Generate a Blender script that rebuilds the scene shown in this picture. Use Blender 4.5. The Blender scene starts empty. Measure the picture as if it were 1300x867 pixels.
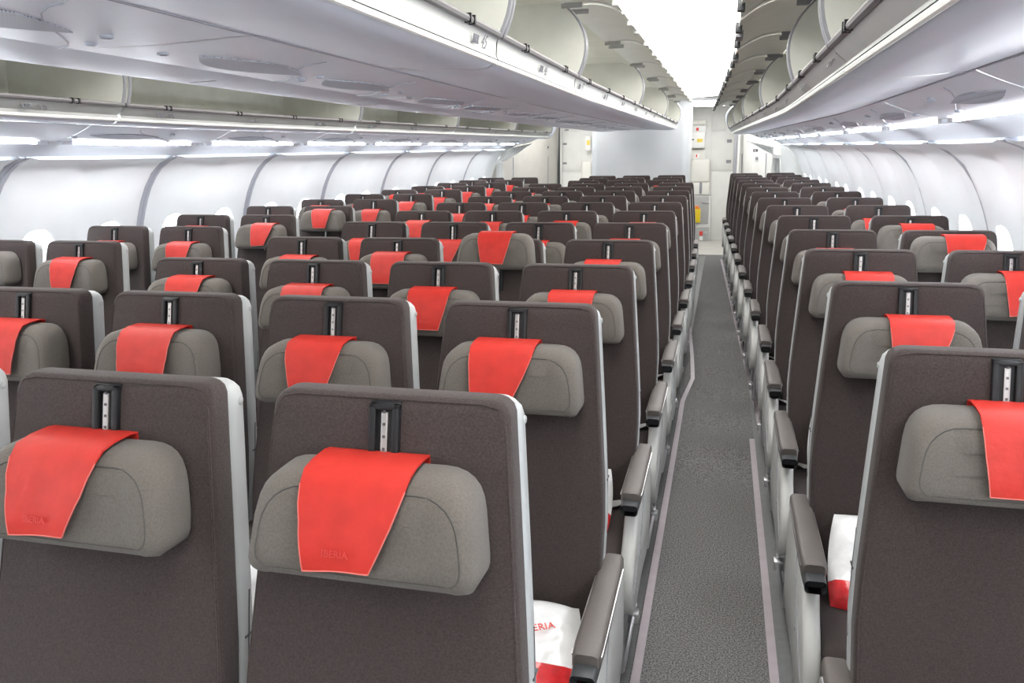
import bpy, bmesh, math, random
from mathutils import Vector, Matrix
from mathutils.geometry import delaunay_2d_cdt
random.seed(7)
S = bpy.context.scene
COL = S.collection
# ------------------------------------------------------------------ camera
FPX, YAW, PIT, ROL, CZ = 1021.0, .2562, .2252, -.0165, 1.60
fw = Vector((-math.sin(YAW)*math.cos(PIT), math.cos(YAW)*math.cos(PIT), -math.sin(PIT)))
r0 = Vector((math.cos(YAW), math.sin(YAW), 0)); u0 = r0.cross(fw)
cr = math.cos(ROL)*r0 + math.sin(ROL)*u0
cu = -math.sin(ROL)*r0 + math.cos(ROL)*u0
cam_d = bpy.data.cameras.new('camera'); cam = bpy.data.objects.new('camera', cam_d); COL.objects.link(cam)
cam_d.sensor_width = 36; cam_d.lens = FPX/1300*36; cam_d.clip_start = .02
M = Matrix((cr, cu, -fw)).transposed().to_4x4(); M.translation = (0, 0, CZ); cam.matrix_world = M
S.camera = cam
# ------------------------------------------------------------------ world, exposure
wd = bpy.data.worlds.new('sky'); S.world = wd; wd.use_nodes = True
bg = wd.node_tree.nodes['Background']; bg.inputs[0].default_value = (.84, .92, 1, 1); bg.inputs[1].default_value = 26.0
S.view_settings.view_transform = 'Standard'; S.view_settings.look = 'None'
S.view_settings.gamma = 1; S.view_settings.use_curve_mapping = False
S.view_settings.exposure = 0.0
CEIL_E, COVE_E = 5.8, 104.0
# ------------------------------------------------------------------ materials
MATS = {}
def mat(name, col, rough=.5, metal=0, noise=None, bump=None, spec=.5, emit=None, var=.0, coat=0, sheen=0):
    m = bpy.data.materials.new(name); m.use_nodes = True; MATS[name] = m
    nt = m.node_tree; b = nt.nodes['Principled BSDF']
    b.inputs['Base Color'].default_value = (*col, 1); b.inputs['Roughness'].default_value = rough
    b.inputs['Metallic'].default_value = metal; b.inputs['Specular IOR Level'].default_value = spec
    if coat: b.inputs['Coat Weight'].default_value = coat
    if sheen: b.inputs['Sheen Weight'].default_value = sheen; b.inputs['Sheen Roughness'].default_value = .6
    if emit:
        b.inputs['Emission Color'].default_value = (*emit[0], 1); b.inputs['Emission Strength'].default_value = emit[1]
    tc = nt.nodes.new('ShaderNodeTexCoord')
    if noise:
        n = nt.nodes.new('ShaderNodeTexNoise'); n.inputs['Scale'].default_value = noise; n.inputs['Detail'].default_value = 4
        nt.links.new(tc.outputs['Object'], n.inputs['Vector'])
        if var:
            cr_ = nt.nodes.new('ShaderNodeValToRGB')
            cr_.color_ramp.elements[0].position = .3; cr_.color_ramp.elements[1].position = .7
            cr_.color_ramp.elements[0].color = (*[c*(1-var) for c in col], 1)
            cr_.color_ramp.elements[1].color = (*[min(1, c*(1+var)) for c in col], 1)
            nt.links.new(n.outputs['Fac'], cr_.inputs['Fac']); nt.links.new(cr_.outputs['Color'], b.inputs['Base Color'])
        if bump:
            bp = nt.nodes.new('ShaderNodeBump'); bp.inputs['Strength'].default_value = bump; bp.inputs['Distance'].default_value = .002
            nt.links.new(n.outputs['Fac'], bp.inputs['Height']); nt.links.new(bp.outputs['Normal'], b.inputs['Normal'])
    return m
mat('brown_fabric', (.040, .0295, .0275), .9, noise=300, var=.32, bump=.35, spec=.2, sheen=.08)
mat('grey_fabric', (.108, .095, .082), .85, noise=300, var=.14, bump=.25, spec=.25, sheen=.1)
mat('red_leather', (.44, .026, .018), .5, noise=26, var=.10, bump=.9, spec=.25)
mat('seam_brown', (.06, .055, .05), .8)
mat('red_edge', (.50, .12, .10), .7)
mat('red_emboss', (.50, .035, .03), .6)
mat('grey_shell', (.36, .37, .37), .42, noise=6, var=.04)
mat('aisle_panel', (.46, .46, .44), .38, noise=5, var=.06)
mat('arm_pad', (.085, .073, .066), .5, noise=150, var=.06, bump=.1)
mat('black_plastic', (.008, .008, .009), .5, spec=.3)
mat('dark_plastic', (.035, .038, .04), .45)
mat('chrome', (.72, .72, .74), .22, metal=1)
mat('dull_metal', (.34, .32, .31), .45, metal=.85)
mat('steel', (.55, .55, .56), .35, metal=1)
mat('belt', (.36, .35, .34), .75, noise=500, var=.12, bump=.3)
mat('pillow_white', (.80, .80, .80), .28, noise=28, var=.06, bump=.9, coat=.5)
mat('pillow_red', (.62, .025, .03), .2, noise=40, var=.2, bump=.8, coat=.6)
mat('print_red', (.70, .10, .09), .5)
mat('bin_white', (.66, .70, .78), .38, noise=3, var=.02)
mat('bin_inside', (.80, .80, .74), .55, noise=7, var=.06)
mat('door_white', (.84, .84, .79), .5, noise=7, var=.03)
mat('bin_lip', (.40, .40, .39), .4, noise=6, var=.05)
mat('bright_edge', (.86, .86, .82), .35)
mat('psu', (.72, .75, .82), .35, noise=4, var=.03)
mat('wall_white', (.85, .87, .88), .45, noise=4, var=.015)
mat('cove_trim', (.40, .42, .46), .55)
mat('wall_rib', (.40, .41, .46), .45)
mat('ceiling_white', (.80, .80, .80), .6)
mat('bulkhead', (.47, .48, .49), .5, noise=5, var=.02)
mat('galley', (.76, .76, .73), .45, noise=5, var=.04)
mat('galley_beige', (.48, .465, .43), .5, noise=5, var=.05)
mat('dark_gap', (.06, .06, .065), .6)
mat('seam_grey', (.30, .30, .34), .6)
mat('mid_grey', (.26, .26, .28), .5)
mat('lamp_grey', (.40, .42, .48), .4)
mat('rail_grey', (.17, .16, .165), .45, metal=.2)
mat('floor_strip', (.36, .31, .33), .35, noise=20, var=.06)
mat('floor_track', (.115, .118, .115), .45, noise=40, var=.1)
mat('floor_light', (.42, .40, .36), .4)
mat('yellow', (.85, .62, .02), .5)
mat('orange', (.80, .22, .03), .5)
mat('cream', (.74, .73, .68), .5)
mat('sign_white', (.82, .82, .80), .4)
mat('sign_red', (.72, .06, .05), .5)
mat('sign_yellow', (.85, .65, .12), .5)
mat('ink', (.10, .10, .12), .6)
mat('ceiling_glow', (.9, .9, .9), .6, emit=((1, .985, .96), CEIL_E))  # emission put into the ceiling surface in place of cove light washing it
mat('lamp_glow', (.9, .9, .9), .6, emit=((1, .985, .96), 14.0))
mat('cove_glow', (.9, .9, .9), .6, emit=((.95, .97, 1), COVE_E))
# carpet
m = mat('carpet', (.150, .146, .142), .95, noise=180, var=.52, bump=.1, spec=.2)
for n_ in m.node_tree.nodes:
    if n_.type == 'VALTORGB': n_.color_ramp.elements[0].position = .40; n_.color_ramp.elements[1].position = .62
# speaker grille: perforated
m = mat('grille', (.42, .44, .50), .5)
nt = m.node_tree; b = nt.nodes['Principled BSDF']
vo = nt.nodes.new('ShaderNodeTexVoronoi'); vo.inputs['Scale'].default_value = 110; vo.inputs['Randomness'].default_value = 0
tc = nt.nodes.new('ShaderNodeTexCoord'); nt.links.new(tc.outputs['Object'], vo.inputs['Vector'])
rp = nt.nodes.new('ShaderNodeValToRGB'); rp.color_ramp.elements[0].position = .28; rp.color_ramp.elements[1].position = .36
rp.color_ramp.elements[0].color = (.16, .17, .20, 1); rp.color_ramp.elements[1].color = (.42, .44, .50, 1)
nt.links.new(vo.outputs['Distance'], rp.inputs['Fac']); nt.links.new(rp.outputs['Color'], b.inputs['Base Color'])
# glass pane
m = bpy.data.materials.new('pane'); m.use_nodes = True; MATS['pane'] = m; nt = m.node_tree; nt.nodes.clear()
o = nt.nodes.new('ShaderNodeOutputMaterial'); t = nt.nodes.new('ShaderNodeBsdfTransparent'); g = nt.nodes.new('ShaderNodeBsdfGlossy')
g.inputs['Roughness'].default_value = .05; mx = nt.nodes.new('ShaderNodeMixShader'); mx.inputs[0].default_value = .06
nt.links.new(t.outputs[0], mx.inputs[1]); nt.links.new(g.outputs[0], mx.inputs[2]); nt.links.new(mx.outputs[0], o.inputs[0])
# ------------------------------------------------------------------ mesh helpers
class MB:
    def __init__(s): s.v = []; s.f = []
    def add(s, vs, fs):
        k = len(s.v); s.v += [tuple(p) for p in vs]; s.f += [tuple(i+k for i in f) for f in fs]; return s
    def box(s, x0, x1, y0, y1, z0, z1, b=0):
        if b:
            return s.loft([[(x, y, z) for x, y in rr(x0+i, x1-i, y0+i, y1-i, max(b-i, .0005), 2)] for z, i in
                           ((z0, b*.7), (z0+b*.3, b*.2), (z0+b, 0), (z1-b, 0), (z1-b*.3, b*.2), (z1, b*.7))])
        v = [(x, y, z) for x in (x0, x1) for y in (y0, y1) for z in (z0, z1)]
        return s.add(v, [(0, 1, 3, 2), (4, 6, 7, 5), (0, 4, 5, 1), (2, 3, 7, 6), (0, 2, 6, 4), (1, 5, 7, 3)])
    def loft(s, rings, caps=True, closed=True):
        n = len(rings[0]); v = [p for r in rings for p in r]; f = []
        for i in range(len(rings)-1):
            for j in range(n if closed else n-1):
                a = i*n+j; c = i*n+(j+1) % n; f.append((a, c, c+n, a+n))
        if caps: f.append(tuple(range(n-1, -1, -1))); f.append(tuple((len(rings)-1)*n+i for i in range(n)))
        return s.add(v, f)
    def tube(s, path, r, n=6, cap=True):
        path = [Vector(p) for p in path]; rings = []
        for i, p in enumerate(path):
            d = (path[min(i+1, len(path)-1)]-path[max(i-1, 0)]).normalized()
            a = d.orthogonal() if i == 0 else (pa - d*pa.dot(d)); a.normalize(); pa = a
            bb = d.cross(a)
            rings.append([p+(a*math.cos(2*math.pi*k/n)+bb*math.sin(2*math.pi*k/n))*r for k in range(n)])
        return s.loft(rings, cap)
    def prism(s, pts, mp, d0, d1, b=0):
        # outline pts (2d) extruded along third axis; mp(a,b,d)->xyz
        c = (sum(p[0] for p in pts)/len(pts), sum(p[1] for p in pts)/len(pts))
        def ins(i):
            if not i: return pts
            return [inset(pts, k, i) for k in range(len(pts))]
        sg = 1 if d1 > d0 else -1
        lay = [(d0, 0), (d1, 0)] if not b else [(d0, b*.8), (d0+sg*b*.3, b*.25), (d0+sg*b, 0), (d1-sg*b, 0), (d1-sg*b*.3, b*.25), (d1, b*.8)]
        return s.loft([[mp(p[0], p[1], d) for p in ins(i)] for d, i in lay])
    def sweep(s, prof, ys):           # open profile (x,z) along y, single sheet
        return s.loft([[(x, y, z) for x, z in prof] for y in ys], caps=False, closed=False)
    def warp(s, fn): s.v = [fn(*p) for p in s.v]; return s
    def mesh(s, name, matn, org=(0, 0, 0), smooth=True, ang=38):
        me = bpy.data.meshes.new(name)
        me.from_pydata([(p[0]-org[0], p[1]-org[1], p[2]-org[2]) for p in s.v], [], s.f); me.update()
        bm = bmesh.new(); bm.from_mesh(me); bmesh.ops.recalc_face_normals(bm, faces=bm.faces); bm.to_mesh(me); bm.free()
        me.materials.append(MATS[matn])
        if smooth: me.shade_smooth(); me.set_sharp_from_angle(angle=math.radians(ang))
        return me
    def build(s, name, matn, parent=None, org=None, smooth=True, ang=38):
        if org is None: org = tuple(parent['_o']) if parent is not None and '_o' in parent else (0, 0, 0)
        o = bpy.data.objects.new(name, s.mesh(name, matn, org, smooth, ang)); COL.objects.link(o)
        o['_o'] = tuple(org)
        if parent is not None: o.parent = parent
        else: o.location = org
        return o
def inset(pts, k, i):
    n = len(pts); p = Vector(pts[k][:2]); a = Vector(pts[k-1][:2]); c = Vector(pts[(k+1) % n][:2])
    d = (c-a)
    if d.length < 1e-9: return tuple(p)
    nrm = Vector((-d.y, d.x)).normalized()
    area = sum(pts[j][0]*pts[(j+1) % n][1]-pts[(j+1) % n][0]*pts[j][1] for j in range(n))
    return tuple(p + nrm*i*(1 if area > 0 else -1))
def rr(x0, x1, y0, y1, r, n=3):
    out = []
    for cx, cy, a0 in ((x1-r, y1-r, 0), (x0+r, y1-r, 90), (x0+r, y0+r, 180), (x1-r, y0+r, 270)):
        for k in range(n+1):
            a = math.radians(a0+90*k/n); out.append((cx+r*math.cos(a), cy+r*math.sin(a)))
    return out
def rpoly(pts, rad, n=4):            # rounded convex-ish polygon; rad per corner
    out = []; N = len(pts)
    for i, p in enumerate(pts):
        p = Vector(p); a = (Vector(pts[i-1])-p); c = (Vector(pts[(i+1) % N])-p)
        r = rad[i] if isinstance(rad, (list, tuple)) else rad
        r = min(r, a.length*.48, c.length*.48)
        A = p+a.normalized()*r; C = p+c.normalized()*r
        for k in range(n+1):
            t = k/n; out.append(tuple(A*(1-t)**2+p*2*t*(1-t)+C*t*t))
    return out
def thing(name, label, cat, loc=(0, 0, 0), group=None):
    o = bpy.data.objects.new(name, None); COL.objects.link(o); o.location = loc; o.empty_display_size = .1
    o['label'] = label; o['category'] = cat; o['_o'] = tuple(loc)
    if group: o['group'] = group
    return o
def tag(o, label, cat, group=None):
    o['label'] = label; o['category'] = cat
    if group: o['group'] = group
    return o
def struct(o, label=None, cat=None):
    o['kind'] = 'structure'
    if label: o['label'] = label
    if cat: o['category'] = cat
    return o
_tx = {}
def text_mesh(txt, size, matn, depth=.0004, shear=0):
    key = (txt, size, matn, shear)
    if key in _tx: return _tx[key]
    c = bpy.data.curves.new('t', 'FONT'); c.body = txt; c.size = size; c.extrude = depth; c.align_x = 'CENTER'; c.align_y = 'CENTER'; c.shear = shear
    o = bpy.data.objects.new('t', c); COL.objects.link(o)
    dg = bpy.context.evaluated_depsgraph_get(); dg.update()
    me = bpy.data.meshes.new_from_object(o.evaluated_get(dg)); bpy.data.objects.remove(o)
    me.materials.clear(); me.materials.append(MATS[matn]); _tx[key] = me; return me
def place_text(name, txt, size, matn, pos, xdir, ydir, parent, shear=0):
    o = bpy.data.objects.new(name, text_mesh(txt, size, matn, shear=shear)); COL.objects.link(o)
    x = Vector(xdir).normalized(); z = x.cross(Vector(ydir)).normalized(); y = z.cross(x)
    m = Matrix((x, y, z)).transposed().to_4x4()
    org = Vector(parent['_o']) if '_o' in parent else Vector((0, 0, 0))
    m.translation = Vector(pos)-org; o.parent = parent; o.matrix_local = m
    return o
def rise(y): return .0098*max(0., y-4.0)
def tap(y): return .03*max(0., y-4.7)
XC = -1.21
def WR(x, y, z): return (x-tap(y), y, z+rise(y))
def WL(x, y, z): return (2*XC-x+tap(y), y, z+rise(y))
def WC(x, y, z): return (x, y, z+rise(y))
def WCL(x, y, z): return (2*XC-x, y, z+rise(y))
def frange(a, b, st):
    n = max(1, round((b-a)/st)); return [a+(b-a)*i/n for i in range(n+1)]
def pix(x, y, z):
    v = Vector((x, y, z-CZ)); d = v.dot(fw)
    if d < .05: return None
    return 650+FPX*v.dot(cr)/d, 433.5-FPX*v.dot(cu)/d
# ------------------------------------------------------------------ floor
Y0, Y1 = -3.0, 15.0
ys = frange(Y0, 12.75, .75)
fl = struct(MB().sweep([(-4.0, 0), (1.6, 0)], ys).warp(WC).build('floor', 'carpet', smooth=False), 'dark grey speckled carpet along the cabin aisle', 'floor')
struct(MB().sweep([(-4.0, 0), (1.6, 0)], frange(12.75, Y1, .75)).warp(WC).build('floor_galley', 'galley_beige', smooth=False), 'pale vinyl floor by the rear exit', 'floor')
def ribbon(pts, w, z0, z1, matn, name, label, cat='floor strip'):
    mb = MB(); P = [Vector(p) for p in pts]; rings = []
    for i, p in enumerate(P):
        d = (P[min(i+1, len(P)-1)]-P[max(0, i-1)]).normalized(); n = Vector((d.y, -d.x))*w/2
        a, c = p-n, p+n; rz = rise(p.y)
        rings.append([(a.x, a.y, z0+rz), (c.x, c.y, z0+rz), (c.x, c.y, z1+rz), (a.x, a.y, z1+rz)])
    mb.loft(rings); return tag(mb.build(name, matn, smooth=False), label, cat)
# seat-track covers (darker smooth flooring) flanking the aisle and the photoluminescent path strips
def track(x0, x1, nm, lab, cat='floor covering'):
    mb = MB(); ysl = frange(-2.5, 12.6, .75)
    mb.loft([[(x0(y), y, .0005), (x1(y), y, .0005), (x1(y), y, .004), (x0(y), y, .004)] for y in ysl]).warp(WC)
    return tag(mb.build(nm, 'floor_track', smooth=False), lab, cat)
track(lambda y: .225, lambda y: .40-tap(y), 'seat_track_cover', 'smooth dark grey track cover along the right-hand seats')
track(lambda y: -.40, lambda y: -.225, 'seat_track_cover', 'smooth dark grey track cover along the centre seats')
ribbon([(.215, y) for y in frange(-2, 4.55, .6)], .028, .001, .006, 'floor_strip', 'floor_path_strip', 'near mauve path strip on the right of the aisle carpet')
ribbon([(.275-.035*max(0, y-4.6), y) for y in frange(4.6, 12.2, .5)], .028, .001, .006, 'floor_strip', 'floor_path_strip', 'far pale path strip on the right, running on to the rear exit')
ribbon([(-.205, y) for y in frange(-2, 5.2, .6)]+[(-.16, 5.75), (-.19, 6.4), (-.25, 7.4)]+[(-.30, y) for y in (8.4, 9.5, 11)], .028, .001, .006, 'floor_strip', 'floor_path_strip', 'path strip along the centre seats with a kink half way down')
# ------------------------------------------------------------------ side walls with window panels
PROF = [(.98, 1.637), (1.075, 1.60), (1.15, 1.54), (1.215, 1.45), (1.27, 1.34), (1.31, 1.22), (1.34, 1.08), (1.355, .92), (1.36, .75), (1.355, .45), (1.33, .10), (1.32, 0.0)]
PL = [0]
for a, c in zip(PROF, PROF[1:]): PL.append(PL[-1]+math.dist(a, c))
def prof_at(t):
    t = min(max(t, 0), PL[-1]-1e-6)
    for i in range(len(PL)-1):
        if t <= PL[i+1]:
            k = (t-PL[i])/(PL[i+1]-PL[i]); a, c = PROF[i], PROF[i+1]
            d = Vector((c[0]-a[0], c[1]-a[1])).normalized()
            if k > .5 and i+2 < len(PROF): e = Vector((PROF[i+2][0]-c[0], PROF[i+2][1]-c[1])).normalized(); d = d.lerp(e, (k-.5))
            elif k < .5 and i > 0: e = Vector((a[0]-PROF[i-1][0], a[1]-PROF[i-1][1])).normalized(); d = d.lerp(e, (.5-k))
            d.normalize()
            return a[0]+(c[0]-a[0])*k, a[1]+(c[1]-a[1])*k, Vector((-d.y, d.x))  # normal: outward check below
def wall_pt(y, t, off):              # off > 0 = into the cabin
    x, z, n = prof_at(t)
    if n.x > 0: n = -n
    return (x+n.x*off, y, z+n.y*off)
SEAMS = [-3.0, -1.4, -.2, 1.0, 2.2, 3.4, 4.58, 5.78, 7.0, 8.3, 9.6, 10.95, 12.25]
def tz(z):
    for i in range(len(PROF)-1):
        if PROF[i][1] >= z >= PROF[i+1][1]:
            return PL[i]+(PROF[i][1]-z)/(PROF[i][1]-PROF[i+1][1])*(PL[i+1]-PL[i])
WIN_T = tz(1.085)
def win_loop(yc, hw, hh, n=28):
    out = []
    for k in range(n):
        a = 2*math.pi*k/n; c, s_ = math.cos(a), math.sin(a); e = 2/2.7
        out.append((yc+hw*math.copysign(abs(c)**e, c), WIN_T+hh*math.copysign(abs(s_)**e, s_)))
    return out
def in_win(p, yc, hw, hh): return abs((p[0]-yc)/hw)**2.7+abs((p[1]-WIN_T)/hh)**2.7 < 1
wn = [0]
def side_wall(W, side):
    word = {'left': 'left', 'right': 'right'}[side]
    wall = struct(MB().sweep([(x+.03, z) for x, z in PROF[:1]]+[], [0]).build('wall_'+side, 'wall_rib') if False else
                  MB().loft([[(PROF[0][0]+.006, y, PROF[0][1]+.006), (PROF[0][0]+.006, y, PROF[0][1]+.02), (PROF[0][0]+.04, y, PROF[0][1]+.02), (PROF[0][0]+.04, y, PROF[0][1]+.006)] for y in frange(Y0, 12.25, .8)]).warp(W).build('wall_'+side, 'wall_rib'),
                  'white curved '+word+' sidewall of the cabin with window panels', 'wall')
    for i in range(len(SEAMS)-1):
        a, c = SEAMS[i]+.034, SEAMS[i+1]-.034
        wins = [a+.28, a+.28+.56] if c-a < 1.3 else [a+.32, a+.32+.60]
        vis = True
        # panel sheet with two window openings
        pts = []; edges = []
        ny, ntt = 22, 34
        yl = frange(a, c, (c-a)/ny); tl = frange(0, PL[-1], PL[-1]/ntt)
        for y in yl:
            for t_ in tl:
                if vis and any(in_win((y, t_), w, .155, .205) for w in wins): continue
                pts.append((y, t_))
        if vis:
            for w in wins:
                k0 = len(pts); lp = win_loop(w, .125, .175); pts += lp
                edges += [(k0+k, k0+(k+1) % len(lp)) for k in range(len(lp))]
        vv, ee, ff, *_ = delaunay_2d_cdt([Vector(p) for p in pts], edges, [], 0, 1e-6)
        F = []
        for f in ff:
            cx = sum(vv[q].x for q in f)/len(f); cy = sum(vv[q].y for q in f)/len(f)
            if vis and any(in_win((cx, cy), w, .1248, .1748) for w in wins): continue
            F.append(tuple(f))
        def puff(y, t_):             # moulded panel: raised field with a soft waist between the windows
            e = min(1, min(y-a, c-y)/.05); mid = (y-(a+c)/2)/.09
            k_ = (y-(a+c)/2)/((c-a)/2); st_ = (t_-(.33-.09*k_*k_*(1 if abs(k_) > .1 else 1)+.05*abs(math.sin(k_*math.pi))))/.05
            st_ = .5+.5*math.tanh(st_)
            return math.sin(e*math.pi/2)*(.012 - .016*math.exp(-mid*mid)*min(1, t_/.12) + .014*st_)
        mb = MB().add([wall_pt(v.x, v.y, puff(v.x, v.y)) for v in vv], F).warp(W)
        mb.build('window_panel', 'wall_white', wall, ang=60)
        # rib between panels
        rb = MB()
        ts = frange(0, PL[-1], PL[-1]/22)
        yy = SEAMS[i]
        rb.loft([[wall_pt(yy-.044, t_, -.006), wall_pt(yy-.030, t_, .004), wall_pt(yy-.004, t_, .004), wall_pt(yy-.002, t_, -.006), wall_pt(yy+.002, t_, -.006), wall_pt(yy+.004, t_, .004), wall_pt(yy+.030, t_, .004), wall_pt(yy+.044, t_, -.004), wall_pt(yy+.04, t_, -.02), wall_pt(yy-.04, t_, -.02)] for t_ in ts]).warp(W)
        rb.build('panel_rib', 'wall_rib', wall)
        if vis:
            for w in wins:
                wn[0] += 1
                cpos = W(*wall_pt(w, WIN_T, 0))
                win = bpy.data.objects.new('window_%d' % wn[0], None); COL.objects.link(win); win.location = cpos; win['_o'] = cpos
                struct(win, 'oval cabin window number %d from the near end of the %s wall' % (i*2+wins.index(w)+1, word), 'window')
                l0 = win_loop(w, .138, .19); l1 = win_loop(w, .122, .172); l2 = win_loop(w, .105, .15)
                MB().loft([[wall_pt(y, t_, .008) for y, t_ in l0], [wall_pt(y, t_, .020) for y, t_ in win_loop(w, .132, .184)], [wall_pt(y, t_, .018) for y, t_ in l1], [wall_pt(y, t_, -.02) for y, t_ in win_loop(w, .112, .16)], [wall_pt(y, t_, -.07) for y, t_ in l2]], caps=False).warp(W).build('window_frame', 'wall_white', win)
                pl = [wall_pt(y, t_, -.06) for y, t_ in win_loop(w, .107, .152)]
                MB().add(pl, [tuple(range(len(pl)))]).warp(W).build('window_pane', 'pane', win)
    # cove panel between light strip and window panels, one continuous trim
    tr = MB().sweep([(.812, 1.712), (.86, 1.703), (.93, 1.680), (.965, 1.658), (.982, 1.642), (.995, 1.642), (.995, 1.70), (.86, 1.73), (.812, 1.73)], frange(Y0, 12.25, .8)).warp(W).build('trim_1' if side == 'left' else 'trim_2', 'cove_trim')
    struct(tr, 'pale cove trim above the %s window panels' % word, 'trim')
    for i in range(len(SEAMS)-1):
        a, c = SEAMS[i]+.10, min(SEAMS[i+1]-.10, 11.75)
        mb = MB().loft([[(x, y, z) for x, z in rr(.788, .810, 1.701, 1.713, .005, 2)] for y in frange(a, c, .5)]).warp(W)
        th = thing('cove_light', ('%s white cove light tube above the %s windows, counted from the camera' % (ORD[i-4], word)) if i >= 4 else 'white cove light tube above the %s windows, nearer than the frame' % word, 'light', W(.8, (a+c)/2, 1.7), 'cove lights above the windows')
        mb.build('diffuser', 'cove_glow', th)
        for yy in (a-.02, c+.02):
            MB().box(.784, .814, yy-.035, yy+.035, 1.697, 1.716, .004).warp(W).build('end_cap', 'psu', th)
ORD = ['nearest', 'second', 'third', 'fourth', 'fifth', 'sixth', 'seventh', 'eighth', 'ninth', 'tenth', 'eleventh', 'twelfth', 'thirteenth', 'fourteenth', 'fifteenth']
side_wall(WR, 'right'); side_wall(WL, 'left')
# ------------------------------------------------------------------ ceilings
def ceiling(W, nm, lab):
    c = struct(MB().sweep([(-.95, 2.30), (-.60, 2.31), (-.12, 2.335), (.36, 2.31), (.70, 2.30)], frange(Y0, 12.3, .9)).warp(W).build('ceiling' if W is WC else 'ceiling_left', 'ceiling_white'), lab, 'ceiling')
    for k, (a, b_) in enumerate(zip(frange(Y0, 12.2, 1.27), frange(Y0, 12.2, 1.27)[1:])):
        MB().sweep([(-.62, 2.300), (-.40, 2.306), (-.12, 2.320), (.12, 2.306), (.36, 2.300)], [a+.004, b_-.004]).warp(W).build('cove_wash_glow', 'ceiling_glow', c)  # emissive sheets, not lamps: they imitate a ceiling washed by cove lights
ceiling(WC, 'c', 'white ceiling with glow added for cove light above the right-hand aisle')
ceiling(WCL, 'l', 'ceiling with glow added for cove light above the left-hand aisle')
# shell closing the space above the bins
struct(MB().sweep([(-4.1, 1.2), (-4.0, 2.0), (-3.2, 2.45), (XC, 2.5), (.78, 2.45), (1.58, 2.0), (1.68, 1.2)], frange(Y0, 15.2, 1)).build('ceiling_shell', 'ceiling_white'), 'outer shell above the overhead bins', 'ceiling')
struct(MB().box(-4.2, 1.8, Y0-.06, Y0-.01, -.02, 2.6).build('wall_front', 'bulkhead'), 'plain bulkhead behind the viewer', 'wall')
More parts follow.
